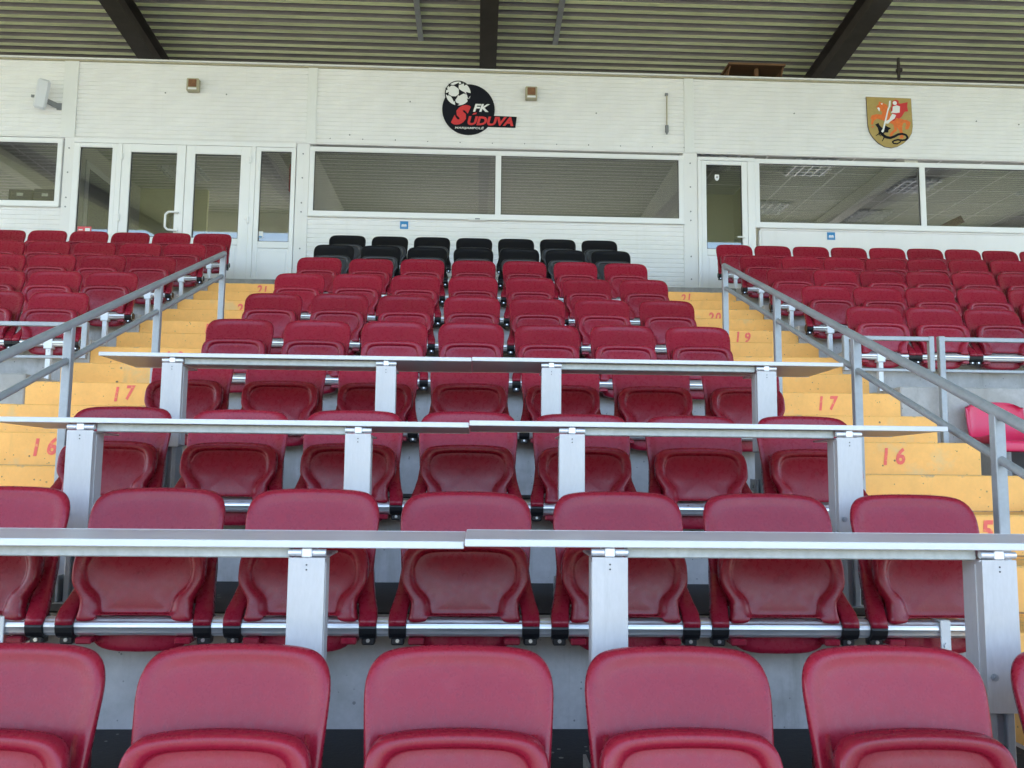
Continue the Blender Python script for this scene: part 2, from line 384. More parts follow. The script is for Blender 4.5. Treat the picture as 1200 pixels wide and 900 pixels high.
def back_mesh():
    mb = MB(); cz = .24
    def ring(ix, iz, dy, cup=1):
        R_ = []
        for x, z in OB:
            sx = 1-ix/.213; sz = 1-iz/.18
            X, Z = x*sx, cz+(z-cz)*sz
            R_.append((X, yb(Z)+dy-cup*.022*(X/.213)**2, Z))
        return R_
    mb.rings([ring(.012,.012,.030), ring(.003,.003,.026), ring(0,0,.014), ring(.002,.002,.004), ring(.007,.007,-.0015), ring(.017,.015,-.002),
              ring(.027,.024,.0000), ring(.038,.035,.0030), ring(.050,.048,.0048), ring(.09,.08,.0055), ring(.14,.12,.0055), ring(.18,.155,.0055)])
    # arms that run down to the tube
    for s in (-1, 1):
        pts = [(.180,.235),(.184,.165),(.187,.115),(.194,.078),(.202,.050),(.204,.026),(.204,.008)]
        V = []
        for i, (x, z) in enumerate(pts):
            w = (.016,.021,.024,.026,.027,.027,.0265)[i]; y = (.108,.086,.056,.018,-.012,-.030,-.036)[i]; t = .026
            for a, b in ((-1,0),(-.8,-.25),(.8,-.25),(1,0),(1,1),(-1,1)): V.append((s*(x+a*w), y+(b*t), z))
        F = []
        for i in range(len(pts)-1):
            for j in range(6):
                F.append((i*6+j, i*6+(j+1)%6, (i+1)*6+(j+1)%6, (i+1)*6+j))
        F.append(tuple(range(6))); F.append(tuple(range(len(V)-6, len(V))))
        mb.add(V, F, 0, True)
    return mb.mesh('backrest', M_seat)
HO = [(0,.036),(.06,.036),(.112,.034),(.121,.020),(.168,.019),(.1685,.048),(.170,.078),(.184,.101),(.2035,.132),(.2065,.168),(.204,.202),(.193,.230),(.168,.250),(.12,.2585),(.06,.262),(0,.263)]
HI = [(0,.040),(.06,.040),(.098,.041),(.1035,.046),(.1065,.058),(.1115,.077),(.125,.097),(.148,.117),(.161,.139),(.1645,.167),(.161,.188),(.150,.209),(.130,.221),(.10,.2265),(.05,.2285),(0,.229)]
OO = catmull(mirror(HO), 3); OI = catmull(mirror(HI), 3)
def yp(z): return -.030 + .046*max(0, z)/.26
def pan_mesh():
    mb = MB()
    def ring(t, dy, s=1, cx=0, cz=.125):
        R_ = []
        for (a, b), (c, d) in zip(OO, OI):
            x, z = a+(c-a)*t, b+(d-b)*t
            x, z = cx+(x-cx)*s, cz+(z-cz)*s
            x *= 1-.045*max(0, min(1, (z-.03)/.1))
            R_.append((x, yp(z)+dy-.018*(x/.2)**2, z))
        return R_
    mb.rings([ring(.15,.046), ring(0,.040), ring(-.02,.022), ring(.03,.006), ring(.12,-.001), ring(.28,-.003), ring(.60,-.0025), ring(.86,.0005), ring(.955,.009), ring(1.0,.0135),
              ring(1,.0145,.965), ring(1,.0125,.8), ring(1,.011,.5), ring(1,.010,.2)])
    # moulded ring and pip on the underside
    n = 14; V = []; F = []
    for i in range(n):
        a = 2*math.pi*i/n
        for r_, d in ((.0060,0),(.0075,-.0018),(.0090,0)): V.append((r_*math.cos(a), yp(.155)+.0105+d, .155+r_*math.sin(a)))
    for i in range(n):
        j = (i+1) % n
        F += [(i*3, j*3, j*3+1, i*3+1), (i*3+1, j*3+1, j*3+2, i*3+2)]
    mb.add(V, F, 0, True)
    # rear of the pan that shows below the tube
    R_ = []
    for dy, sc in ((.075,.94),(.068,1),(.030,1),(.022,.96),(.020,.7)):
        r = []
        for i in range(28):
            a = 2*math.pi*i/28; x = .150*math.copysign(abs(math.cos(a))**.55, math.cos(a))*sc
            z = -.028 + .056*math.copysign(abs(math.sin(a))**.8, math.sin(a))*sc
            r.append((x, dy + .01*(x/.15)**2, z))
        R_.append(r)
    mb.rings(R_)
    for s in (-1, 1): mb.box(s*.147-.024, s*.147+.024, -.03, .05, -.05, -.030, 0, .004)
    return mb.mesh('seat_pan', M_seat)
def clamp_mesh():
    mb = MB()
    R_ = []
    for x, r in ((-.027,.031),(-.025,.036),(.025,.036),(.027,.031)):
        R_.append([(x, r*math.cos(2*math.pi*i/14)*1.02, r*math.sin(2*math.pi*i/14)) for i in range(14)])
    mb.rings(R_, smooth=False); mb.box(-.020,.020,-.012,.030,-.054,-.030,0,.004)
    mb.tube((0,-.016,-.040),(0,.004,-.040),.006,8,1,False)
    return mb.mesh('clamp', [M_clamp, M_bolt])
ME_BACK, ME_PAN, ME_CLAMP = back_mesh(), pan_mesh(), clamp_mesh()
ME_BACKK = ME_BACK.copy(); ME_BACKK.materials[0] = M_seatb
ME_PANK = ME_PAN.copy(); ME_PANK.materials[0] = mat('charcoal_pan_plastic', (.032,.033,.040), .34, bump=(260,.08), rnd=.1)
def seat_proto(bk, pn, label, loc):
    t = thing('folding_seat', label, 'stadium seat', loc)
    link('backrest', bk, t); link('seat_pan', pn, t)
    for s in (-1, 1): link('clamp', ME_CLAMP, t, (s*.204, 0, 0))
    return t
def copy_tree(o, parent=None):
    c = o.copy(); COL.objects.link(c)
    if parent: c.parent = parent; c.matrix_parent_inverse = o.matrix_parent_inverse.copy()
    for ch in o.children: copy_tree(ch, c)
    return c
ordn = ['first','second','third','fourth','fifth','sixth','seventh','eighth','ninth','tenth','eleventh','twelfth']
yk = [-.0396,-.0437,-.0114,0,.0049,.0119,.0259,.0275,.0096,.0149]
zk = [.0433,.0149,-.0139,-.0165,-.0165,-.0137,-.0077,-.0015,-.0027,-.0022]
xk = [.0146,.0175,.0098,.005,.0014,-.0031,-.0025,-.0062,-.0161,-.0154]
protos = {}
def place(color, x, y, z, label, group, sc=1):
    if color not in protos:
        protos[color] = t = seat_proto(*((ME_BACK, ME_PAN) if color == 'red' else (ME_BACKK, ME_PANK)), label, (x, y, z)); first = True
    else:
        t = copy_tree(protos[color]); first = False
    t.location = (x, y, z); t['label'] = label; t['group'] = group
    t.scale = (sc, 1, 1)
    for ch in t.children:
        if ch.name.startswith('seat_pan'): ch.rotation_euler.x = random.uniform(-.035, .03)
    j = random.uniform(-.02, .02)
    t.rotation_euler = (random.uniform(-.018,.018), 0, random.uniform(-.008,.008))
    return t
rowname = ['nearest row','second row from the front','row behind the middle desks','row behind the farthest desks','fifth row from the front','sixth row from the front','seventh row from the front','last red row below the black seats','lower black row','topmost black row']
rowname[1] = 'row behind the nearest desks'
colname = ['at the left end','second from left','third from left','in the centre','third from right','second from right','at the right end']
BEAM = {}
for k in range(10):
    yt = 2.0819+.9*k+yk[k]; zt = -.4155+.3619*k+zk[k]
    dy_ = .07 if k == 0 else .035; zt *= 1+dy_/yt; yt += dy_
    by, bz = yt-.180, zt-.415; BEAM[k] = (by, bz)
    for i in range(-3, 4):
        if k == 0 and i == -3: continue
        c = 'black' if k >= 8 else 'red'
        cn = colname[i+3]
        if k == 0: cn = ['', 'cut by the left photo edge', 'second from left', 'third from left', 'fourth from left', 'fifth from left', 'cut by the right photo edge'][i+3]
        place(c, -.0465+xk[k]+(.502, .498, .4965, .495)[min(k,3)]*i, by, bz, f"{'black' if c=='black' else 'dark red'} seat {cn}, {rowname[k]}, middle block", 'black folding seats at the top of the middle block' if c == 'black' else 'red folding seats in the middle block')
# side blocks
SB = {}
srow = {5:'front row',6:'second row',7:'third row',8:'fourth row',9:'back row'}
for side in (1, -1):
    for k in range(5, 10):
        yt = 2.0819+.9*k+yk[k]; zt = -.4155+.3619*k+zk[k]-.022
        by, bz = yt-.18, zt-.415; SB[k] = (by, bz)
        if side == 1:
            n = {5:4,6:5,7:6,8:7,9:9}[k]; x0, p = 3.03, .4627
        else:
            n = {5:2,6:3,7:4,8:5,9:6}[k]; x0, p = -3.10, -.470
        for i in range(n):
            place('red', x0+p*i, by, bz, f"burgundy red folding seat, {ordn[i]} from the stairs in the {srow[k]} of {'right' if side==1 else 'left'} block",
                  f"red folding seats in the {'right' if side==1 else 'left'} block", 1.02)
# ------------------------------------------------------------------ seat rails
def rail_profile(r=.0285):
    P = []
    for i in range(28):
        a = 2*math.pi*i/28; q = r
        if i in (11, 15, 16): q = r-.0022
        P.append((q*math.cos(a), q*math.sin(a)))
    return P
def seat_rail(x0, x1, by, bz, label, group, brackets, legs, kfloor):
    t = thing('seat_rail', label, 'seat rail', ((x0+x1)/2, by, bz), group); c = (x0+x1)/2
    P = rail_profile()
    MB().rings([[(x0-c, y, z) for y, z in P], [(x1-c, y, z) for y, z in P]], smooth=False).obj('tube', M_alu, t)
    for s, x in ((-1, x0-c), (1, x1-c)): MB().tube((x+s*.0005,0,0),(x+s*.006,0,0),.026,14).obj('end_cap', M_clamp, t)
    for bx in brackets:
        mb = MB(); rY = PY(kfloor+1)-by
        mb.box(bx-c-.016, bx-c+.016, -.034, .030, .026, .032, 0, .002).box(bx-c-.016, bx-c+.016, -.035, -.030, -.07, .03, 0, .0015)
        mb.box(bx-c-.014, bx-c+.014, .026, .034, -.10, .03, 0, .002)
        mb.box(bx-c-.012, bx-c+.012, .030, rY, -.125, -.085, 0, .002)
        mb.box(bx-c-.035, bx-c+.035, rY-.008, rY, -.17, -.03, 0, .002)
        mb.tube((bx-c,-.04,-.045),(bx-c,-.034,-.045),.009,6,0,False)
        mb.obj('bracket', M_bracket, t)
    for lx in legs:
        mb = MB(); h = PZ(kfloor)-bz
        mb.box(lx-c-.018, lx-c+.018, -.020, .020, h+.006, -.024, 0, .003)
        mb.box(lx-c-.030, lx-c+.030, -.032, .026, -.045, .028, 0, .003)
        mb.box(lx-c-.045, lx-c+.045, -.05, .05, h, h+.006)
        for zz in (-.06, -.09): mb.tube((lx-c, -.026, zz), (lx-c, -.020, zz), .007, 6, 0, False)
        mb.obj('support_leg', M_bracket, t)
for k in range(10):
    by, bz = BEAM[k]
    br = [1.20, -1.30] if k != 1 else [1.47, -1.42]
    seat_rail(-1.74 if k != 0 else -2.2, 1.66 if k != 0 else 2.2, by, bz, f"silver round seat rail under the {rowname[k]} of middle block", 'silver rails carrying the middle block seats', br, [], k)
for side in (1, -1):
    for k in range(5, 10):
        by, bz = SB[k]; xa, xb = (2.80, 11) if side == 1 else (-11, -2.86)
        lx = [3.0+1.85*i for i in range(4)] if side == 1 else [-3.08-1.88*i for i in range(4)]
        seat_rail(xa, xb, by, bz, f"silver seat rail on pale legs under the {srow[k]} of {'right' if side==1 else 'left'} block", f"seat rails of the {'right' if side==1 else 'left'} block", [], lx, k)

# ------------------------------------------------------------------ desks
def desk(k, half, label):
    yf = 2.277+.9*(k-1); zt = -.158+.3605*(k-1); fl = PZ(k)
    x0, x1 = (-1.735, -.028) if half == 0 else (-.026, 1.725)
    if k == 1: x0, x1 = (-1.80, -.028) if half == 0 else (-.026, 1.83)
    if half == 1: zt += .007 if k < 3 else .001; yf -= .012
    c = (x0+x1)/2
    t = thing('desk', label, 'desk', (c, yf, fl), 'long narrow desks in front of seat rows')
    h = zt-fl; dp = .43
    mb = MB()
    mb.box(x0-c, x1-c, .004, dp, h-.016, h-.001, 0, .002)
    mb.obj('tabletop', M_top, t)
    e = MB().box(x0-c, x1-c, -.004, .0035, h-.0185, h, 0, .002)
    e.box(x0-c, x1-c, dp+.0005, dp+.008, h-.0185, h, 0, .002)
    e.obj('edge_strip', M_edge, t)
    posts = ((-1.405, -.425) if half == 0 else (.345, 1.362))
    for px in posts:
        p = MB()
        p.box(px-c-.046, px-c+.046, .010, .013, h-.43, h-.044, 0, .001)       # front plate
        p.box(px-c-.041, px-c+.041, .0135, .120, h-.425, h-.046, 0, .006)      # box section
        p.box(px-c-.034, px-c-.012, .030, .112, 0, h-.4255, 2, .003).box(px-c+.012, px-c+.034, .030, .112, 0, h-.4255, 2, .003).box(px-c-.0118, px-c+.0118, .045, .10, 0, h-.4257, 2)
        p.box(px-c-.0435, px-c-.041, .050, .056, h-.42, h-.06, 0).box(px-c+.041, px-c+.0435, .050, .056, h-.42, h-.06, 0)
        p.obj('post', [M_post, M_alu2, M_galv], t)
        b = MB().tube((px-c-.047,.018,h-.032),(px-c-.014,.018,h-.032),.0095,10).tube((px-c+.014,.018,h-.032),(px-c+.047,.018,h-.032),.0095,10)
        b.box(px-c-.013, px-c+.013, .006, .10, h-.044, h-.019, 0, .003)
        b.box(px-c-.04, px-c+.04, .03, .26, h-.052, h-.045, 0, .002)
        b.obj('hinge', M_alu2, t)
        s_ = MB()
        for dz in (-.062, -.074): s_.tube((px-c+.0,.0085,h+dz),(px-c+.0,.0105,h+dz),.0022,8)
        s_.obj('screw', M_gask, t)
        f = MB().box(px-c-.055, px-c+.055, .0, .135, .0, .008, 0, .002)
        f.box(px-c-.055, px-c-.047, .02, .12, .008, .10, 0, .001)
        for zz in (.04, .07): f.tube((px-c-.060,.07,zz),(px-c-.055,.07,zz),.010,6,0,False)
        bz_ = h-.34
        q_ = MB(); q_.tube((px-c-.028,.004,bz_),(px-c-.028,.0095,bz_),.0095,8,0,False); q_.tube((px-c-.028,.001,bz_),(px-c-.028,.004,bz_),.005,6,0,False); q_.obj('bolt', M_galv, t)
        f.obj('base_plate', M_galv, t)
    # apron rail between posts and on to the outer end
    xa, xb = (posts[0]+.046, posts[1]-.046) if half == 0 else (posts[0]+.046, posts[1]-.046)
    a = MB().box(xa-c, xb-c, .035, .075, h-.047, h-.0175, 0, .003)
    a.obj('apron_rail', M_apron, t)
    return t
dn = {1:'nearest', 2:'middle', 3:'farthest'}
for k in (1, 2, 3):
    desk(k, 0, f"left half of the {dn[k]} long grey desk, on two square metal posts")
    desk(k, 1, f"right half of the {dn[k]} long grey desk, on two square metal posts")

# ------------------------------------------------------------------ handrails
def handrail(X, ytop, posts, label, sgn):
    t = thing('handrail', label, 'handrail', (X, posts[0], nose(posts[0])), 'sloping grey handrails on the stairs')
    oy, oz = posts[0], nose(posts[0])
    P = lambda y, h: (0, y-oy, nose(y)+h-oz)
    e = -1.5
    MB().tube(P(ytop,.75), P(e,.75), .0200, 12).obj('top_rail', M_galv, t)
    MB().tube(P(ytop,.59), P(e,.59), .0150, 10).obj('mid_rail', M_galv, t)
    for y in posts:
        st = math.floor((9.276-y)/.45)+1; zf = 2.036-.181*st
        MB().box(-.019, .019, y-oy-.019, y-oy+.019, zf-oz, nose(y)+.745-oz, 0, .003).box(-.05,.05,y-oy-.05,y-oy+.05,zf-oz,zf-oz+.006).obj('post', M_galv, t)
    return t
handrail(1.79, 6.25, [6.235, 5.15, 4.07, 2.965, 1.9, .8], 'sloping grey steel handrail beside the right stairs', 1)
handrail(-1.85, 6.35, [6.33, 5.10, 4.03, 2.95, 1.9, .8], 'sloping grey steel handrail beside the left stairs', -1)
def barrier(name, xs, posts, longp, label, cat, y=5.60, z1=.943, z0=.735):
    t = thing(name, label, cat, (xs[0], y, PZ(3)), None); o = xs[0]; oz = PZ(3)
    MB().box(xs[0]-o, xs[1]-o, -.014, .014, z1-.014-oz, z1+.014-oz, 0, .003).obj('top_bar', M_galv, t)
    MB().box(xs[0]-o, xs[1]-o, -.009, .009, z0-.010-oz, z0+.010-oz, 0, .003).obj('lower_bar', M_galv, t)
    for x in posts: MB().box(x-o-.017, x-o+.017, -.018, .018, z0-.010-oz, z1+.0165-oz, 0, .003).obj('post', M_galv, t)
    for x in longp: MB().box(x-o-.019, x-o+.019, -.020, .020, 0, z1+.0185-oz, 0, .003).obj('post', M_galv, t)
    return t
barrier('railing_gate', (2.385, 2.975), (2.395, 2.962), (), 'short grey gate across the right stairs, half as wide as them', 'gate')
barrier('front_railing', (3.01, 9.0), (), (3.03, 4.25, 5.5, 6.7, 7.9), 'grey railing of two bars in front of the right seat block', 'railing')
barrier('front_railing', (-9.0, -2.465), (-2.475,), (-4.1, -5.4, -6.7, -8.0), 'grey railing of two bars in front of the left seat block', 'railing')
# ------------------------------------------------------------------ pink bucket seat
def pink_seat():
    t = thing('bucket_seat', 'bright pink one-piece bucket seat alone below the right block', 'seat', (3.36, 5.45, PZ(3)))
    oz = PZ(3); mb = MB(); nu, nv = 16, 22
    path = [(.175,.535),(.178,.50),(.170,.42),(.155,.34),(.130,.295),(.08,.272),(.0,.262),(-.10,.268),(-.16,.272),(-.185,.262),(-.19,.235),(-.19,.21)]
    def pt(v):
        f = v*(len(path)-1); i = min(int(f), len(path)-2); a = f-i
        p0 = path[max(i-1,0)]; p1 = path[i]; p2 = path[i+1]; p3 = path[min(i+2, len(path)-1)]
        return [.5*((2*p1[q])+(-p0[q]+p2[q])*a+(2*p0[q]-5*p1[q]+4*p2[q]-p3[q])*a*a+(-p0[q]+3*p1[q]-3*p2[q]+p3[q])*a**3) for q in (0,1)]
    V = []; 
    for layer in (0, 1):
        for j in range(nv+1):
            v = j/nv; y, z = pt(v)
            for i in range(nu+1):
                u = i/nu*2-1; hw = .198 if v > .35 else .19 - .0*v
                if v < .09: hw -= .03*(1-v/.09)**2
                up = .035*abs(u)**5
                x = u*hw; yy, zz = y, z
                if v < .45: yy -= up*1.3
                else: zz += up*(1-max(0,(v-.8)/.2))
                if v < .06: zz -= .03*abs(u)**6
                V.append((x, yy+(.012 if layer and v < .5 else (0 if not layer else .006)), zz-(.012 if layer and v >= .5 else 0)-oz))
    n = (nu+1)*(nv+1); F = []
    for j in range(nv):
        for i in range(nu):
            a = j*(nu+1)+i; q = (a, a+1, a+nu+2, a+nu+1); F.append(q); F.append(tuple(n+w for w in q[::-1]))
    bd = [i for i in range(nu+1)] + [j*(nu+1)+nu for j in range(1, nv+1)] + [nv*(nu+1)+i for i in range(nu-1,-1,-1)] + [j*(nu+1) for j in range(nv-1,0,-1)]
    for a, b in zip(bd, bd[1:]+bd[:1]): F.append((a, b, n+b, n+a))
    mb.add(V, F, 0, True).obj('shell', M_pink, t)
    l = MB()
    for x in (-.13, .13): l = MB().box(x-.02, x+.02, -.12, .16, .0, .325, 0, .004); l.obj('support_leg', M_galv, t)
pink_seat()

# ------------------------------------------------------------------ club building
YW = 11.1; ZF = Z9
bld = thing('club_building', 'white clad club building with long windows and glazed doors behind the stand', 'building', (0, YW, ZF))
bld.location = (0, 0, 0)
def ribbed(x0, x1, z0, z1, nm='wall_panel', pitch=.0585):
    mb = MB(); n = max(1, round((z1-z0)/pitch)); p = (z1-z0)/n; prof = []
    for i in range(n):
        z = z0+i*p; prof += [(YW+.0103, z+.0), (YW+.0103, z+.0055), (YW+.001, z+.013), (YW, z+.020), (YW, z+p-.004)]
    prof += [(YW+.0103, z1)]
    V = [(x, y, z) for x in (x0, x1) for y, z in prof]; N_ = len(prof)
    F = [(i, N_+i, N_+i+1, i+1) for i in range(N_-1)]
    mb.add(V, F); mb.box(x0, x1, YW+.012, YW+.06, z0, z1)
    return mb.obj(nm, M_wall, bld)
ups = [(-11.8,-8.45),(-8.27,-5.372),(-5.19,-2.257),(-2.135,2.672),(2.80,7.9),(8.03,11.8)]
for a, b in ups: ribbed(a, b, 4.300, 5.325)
for a, b in ((-8.45,-8.27),(-5.372,-5.19),(-2.257,-2.135),(2.672,2.80),(7.9,8.03)):
    MB().box(a, b, YW-.018, YW+.06, 4.290, 5.322, 0, .003).obj('pilaster', M_trim, bld)
for a, b in ((-8.45,-8.25),(-5.312,-5.190),(-2.370,-2.205),(2.655,2.840),(7.9,8.03)):
    p = MB().box(a, b, YW-.004, YW+.06, ZF, 4.288, 0, .003).obj('corner_trim', M_wall, bld)
    s_ = MB()
    for z in (4.15, 3.83, 3.5, 3.38, 2.9, 2.6): s_.tube(((a+b)/2, YW-.004, z), ((a+b)/2, YW-.009, z), .010, 8)
    s_.obj('screw', M_grey, p)
MB().box(-11.9, 11.9, YW-.045, YW+.10, 5.327, 5.350, 0, .004).box(-11.9, 11.9, YW-.030, YW-.002, 5.306, 5.325, 1, .002).obj('coping', [M_trim, M_beige], bld)
MB().box(-11.9, 11.9, YW-.014, YW-.0005, 4.284, 4.299, 0, .002).obj('drip_trim', M_wall, bld)
# lower panels
ribbed(-8.25, -5.314, ZF, 3.375); ribbed(-2.203, 2.653, ZF, 3.335); ribbed(-11.8, -8.47, ZF, 4.28)
MB().box(3.68, 7.898, YW+.002, YW+.06, ZF, 3.30, 0, .002).box(3.66, 7.898, YW-.012, YW+.0, 3.272, 3.31, 0, .003).box(3.645, 3.675, YW-.012, YW+.05, ZF, 3.27, 0, .003).obj('wall_panel', M_wall, bld)
ribbed(8.03, 11.8, ZF, 4.28)
s_ = MB()
for i in range(12): s_.tube((-1.95+i*.42, YW-.002, 4.36+random.uniform(-.012,.012)), (-1.95+i*.42, YW-.008, 4.36), .007, 6)
for x, z in ((-4.08,4.92),(-3.30,4.92),(-.93,4.89),(1.51,4.80),(4.15,4.87),(6.62,4.83),(7.2,4.80),(-1.7,4.42),(.12,4.86)): s_.tube((x, YW-.001, z), (x, YW-.007, z), .010, 6)
s_.obj('fixing', M_grey, bld)
def window(x0, x1, z0, z1, muls=(), fw=.062, nm='window'):
    f = MB()
    f.box(x0, x1, YW-.020, YW+.05, z1-fw, z1, 0, .004).box(x0, x1, YW-.020, YW+.05, z0, z0+fw, 0, .004)
    for x in (x0, x1-fw): f.box(x, x+fw, YW-.0185, YW+.048, z0+fw-.003, z1-fw+.003, 0, .004)
    for x in muls: f.box(x-.037, x+.037, YW-.0185, YW+.048, z0+fw-.003, z1-fw+.003, 0, .004)
    w = f.obj(nm, M_pvc, bld)
    MB().box(x0-.01, x1+.01, YW-.045, YW-.0205, z0-.022, z0-.004, 0, .003).obj('sill', M_trim, w)
    xs = [x0+fw] + [v for x in muls for v in (x-.037, x+.037)] + [x1-fw]
    for a, b in zip(xs[::2], xs[1::2]):
        g = MB()
        for q in ((a,a+.008,z0+fw,z1-fw),(b-.008,b,z0+fw,z1-fw),(a,b,z0+fw,z0+fw+.008),(a,b,z1-fw-.008,z1-fw)): g.box(q[0],q[1],YW-.002,YW+.004,q[2],q[3])
        g.obj('gasket', M_gask, w)
        MB().box(a, b, YW+.008, YW+.016, z0+fw, z1-fw).obj('pane', M_glass, w)
    return w
window(-8.25, -5.330, 3.385, 4.272, (-6.9,))
window(-2.200, 2.655, 3.338, 4.248, (.232,))
window(3.60, 7.89, 3.315, 4.232, (5.845,))
def leaf(nm, x0, x1, gx0, gx1, z1, gz0, gz1, door=True, y=0., handle=None, hinges=None):
    f = MB(); yy = YW+y
    z0 = ZF+.01
    f.box(x0, gx0, yy-.022, yy+.045, z0, z1, 0, .005).box(gx1, x1, yy-.022, yy+.045, z0, z1, 0, .005)
    f.box(gx0, gx1, yy-.0205, yy+.043, gz1, z1-.0005, 0, .004)
    f.box(gx0, gx1, yy-.0205, yy+.043, gz0-.085, gz0, 0, .004).box(gx0, gx1, yy-.0205, yy+.043, z0, z0+.13, 0, .004)
    f.box(gx0, gx1, yy-.004, yy+.03, z0+.13, gz0-.085, 0)
    f.box(gx0+.03, gx1-.03, yy-.010, yy-.004, z0+.16, gz0-.115, 0, .004)
    o = f.obj(nm, M_pvc, bld)
    g = MB()
    for q in ((gx0,gx0+.009,gz0,gz1),(gx1-.009,gx1,gz0,gz1),(gx0,gx1,gz0,gz0+.009),(gx0,gx1,gz1-.009,gz1)): g.box(q[0],q[1],yy-.002,yy+.004,q[2],q[3])
    g.obj('gasket', M_gask, o)
    MB().box(gx0, gx1, yy+.008, yy+.016, gz0, gz1).obj('pane', M_glass, o)
    if handle == 'bow':
        h = MB(); xh = x1-.06
        pts = [(xh+.01,0),(xh+.01,-.07),(xh-.10,-.085),(xh-.10,-.085)]
        za, zb = 3.085, 3.325
        P = [(xh,yy-.022,zb),(xh,yy-.07,zb),(xh-.10,yy-.08,zb-.005),(xh-.135,yy-.08,zb-.04),(xh-.135,yy-.08,za+.04),(xh-.10,yy-.08,za+.005),(xh,yy-.07,za),(xh,yy-.022,za)]
        for a, b in zip(P, P[1:]): h.tube(a, b, .014, 10)
        h.tube((xh+.0, yy-.022, 3.13), (xh+.0, yy-.030, 3.13), .012, 10)
        h.obj('door_handle', M_pvc, o)
    if handle == 'lever':
        h = MB().box(x1-.075, x1-.045, yy-.030, yy-.0225, 3.05, 3.20, 0, .003).tube((x1-.06,yy-.03,3.155),(x1-.06,yy-.07,3.155),.009).tube((x1-.055,yy-.065,3.155),(x1-.155,yy-.068,3.158),.010)
        h.obj('door_handle', M_pvc, o)
    if hinges:
        for zz in (4.06, 3.26):
            MB().tube((hinges,yy-.035,zz-.06),(hinges,yy-.035,zz+.03),.016,10).box(hinges-.05,hinges+.01,yy-.032,yy-.0225,zz-.005,zz+.025,0,.003).obj('hinge', M_pvc, o)
    return o
# double entrance with sidelights on the left
fr_ = MB().box(-5.187, -2.375, YW-.030, YW+.06, 4.222, 4.278, 0, .004)
for a, b in ((-4.64,-4.575),(-2.945,-2.885)): fr_.box(a, b, YW-.0285, YW+.058, ZF, 4.221, 0, .004)
fr_.obj('entrance_frame', M_pvc, bld)
leaf('sidelight', -5.185, -4.642, -5.105, -4.70, 4.220, 3.045, 4.165)
leaf('sidelight', -2.883, -2.377, -2.822, -2.432, 4.220, 2.98, 4.168)
leaf('door', -4.573, -3.775, -4.465, -3.885, 4.220, 3.01, 4.115, handle='bow', hinges=-4.57)
leaf('door', -3.768, -2.947, -3.655, -3.075, 4.220, 3.01, 4.11, hinges=-2.95)
fr_ = MB().box(2.842, 3.598, YW-.030, YW+.06, 4.190, 4.236, 0, .004).box(2.842, 2.888, YW-.0285, YW+.058, ZF, 4.189, 0, .004).box(3.50, 3.598, YW-.0285, YW+.058, ZF, 4.189, 0, .004)
fr_.obj('entrance_frame', M_pvc, bld)
leaf('door', 2.890, 3.498, 2.955, 3.425, 4.187, 3.005, 4.135, handle='lever')
# the rooms behind the glass
YB = 14.55; ZC = 4.40
room = MB()
room.box(-11.9, 11.9, YW+.07, YB+.2, ZF-.2, ZF-.001, 1)
room.obj('interior_floor', [M_int, M_floor], bld)
c = MB().box(-11.8, 11.8, YW+.07, YB-.002, ZC, ZC+.03); c.obj('interior_ceiling', M_ceil, bld)
g = MB()
for i in range(40): 
    x = -11.7+i*.6
    if 2.8 < x < 11.7 or x < -5.3: g.box(x-.012, x+.012, YW+.1, YB-.01, ZC-.006, ZC-.001)
for j in range(6): g.box(2.8, 11.7, YW+.3+j*.6-.012, YW+.3+j*.6+.012, ZC-.0075, ZC-.0015)
for j in range(24): g.box(-11.7, 2.7, YW+.15+j*.14-.010, YW+.15+j*.14+.010, ZC-.0075, ZC-.0015)
g.obj('ceiling_grid', M_tbar, bld)
wallb = MB(); xs = [-11.9,-9,-6.2,-4.6,-1.8,1.9,4.3,6.8,9.2,11.9]
wallb.box(-11.9, 11.9, YB, YB+.15, 3.80, 5.3, 0).box(-11.9, 11.9, YB, YB+.15, ZF, 2.5, 0)
for i in range(len(xs)): wallb.box(xs[i]-.35, xs[i]+.35, YB+.002, YB+.148, 2.5, 3.80, 0)  # unseen openings between these piers, added to let daylight into the rooms
wallb.obj('rear_wall', M_int, bld)
part = MB()
for x in (-5.27, -2.29, 2.74): part.box(x-.05, x+.05, YW+.065, YB, ZF, ZC)
part.box(2.79, 3.9, 13.05, 13.12, ZF, ZC, 1).box(3.9, 3.97, 12.4, 13.05, ZF, ZC, 1)
part.box(-5.22, -4.2, 13.4, 13.47, ZF, ZC, 1)
part.obj('partition', [M_int, M_inty], bld)
for x in (-11.9, 11.85): MB().box(x, x+.05, YW+.062, YB+.2, ZF-.2, 5.3).obj('side_wall', M_wall, bld)
MB().box(-11.95, 11.95, YW+.105, YB+.25, 5.29, 5.34).obj('roof', M_grey, bld)
for (x, y) in ((4.6, 11.75), (4.6, 13.6), (6.4, 12.4), (6.4, 13.9), (3.2, 11.6), (-4.3, 12.6), (8.4,12.4)):   # recessed louvre lights (off)
    f = MB().box(x-.3, x+.3, y-.3, y+.3, ZC-.012, ZC-.009, 1)
    for i in range(5):
        u = -.3+.12*i+.06; f.box(x+u-.008, x+u+.008, y-.3, y+.3, ZC-.05, ZC-.013); f.box(x-.3, x+.3, y+u-.008, y+u+.008, ZC-.051, ZC-.0135)
    f.obj('ceiling_light', [M_alu2, M_spk], bld)
MB().box(-5.215, -5.20, 11.5, 12.35, ZF, 4.15, 0, .004).box(-5.198,-5.19, 11.6, 12.25, ZF+.1, 4.05, 1).obj('interior_door', [M_pvc, M_grey], bld)
for x in (5.75, -2.72, -6.55): MB().box(x-.09, x+.09, YW+.075, YB-.01, 4.20, ZC-.009, 0, .004).obj('pale_reflection', M_int, bld)  # pale boxes stand in for canopy beams reflected in the panes
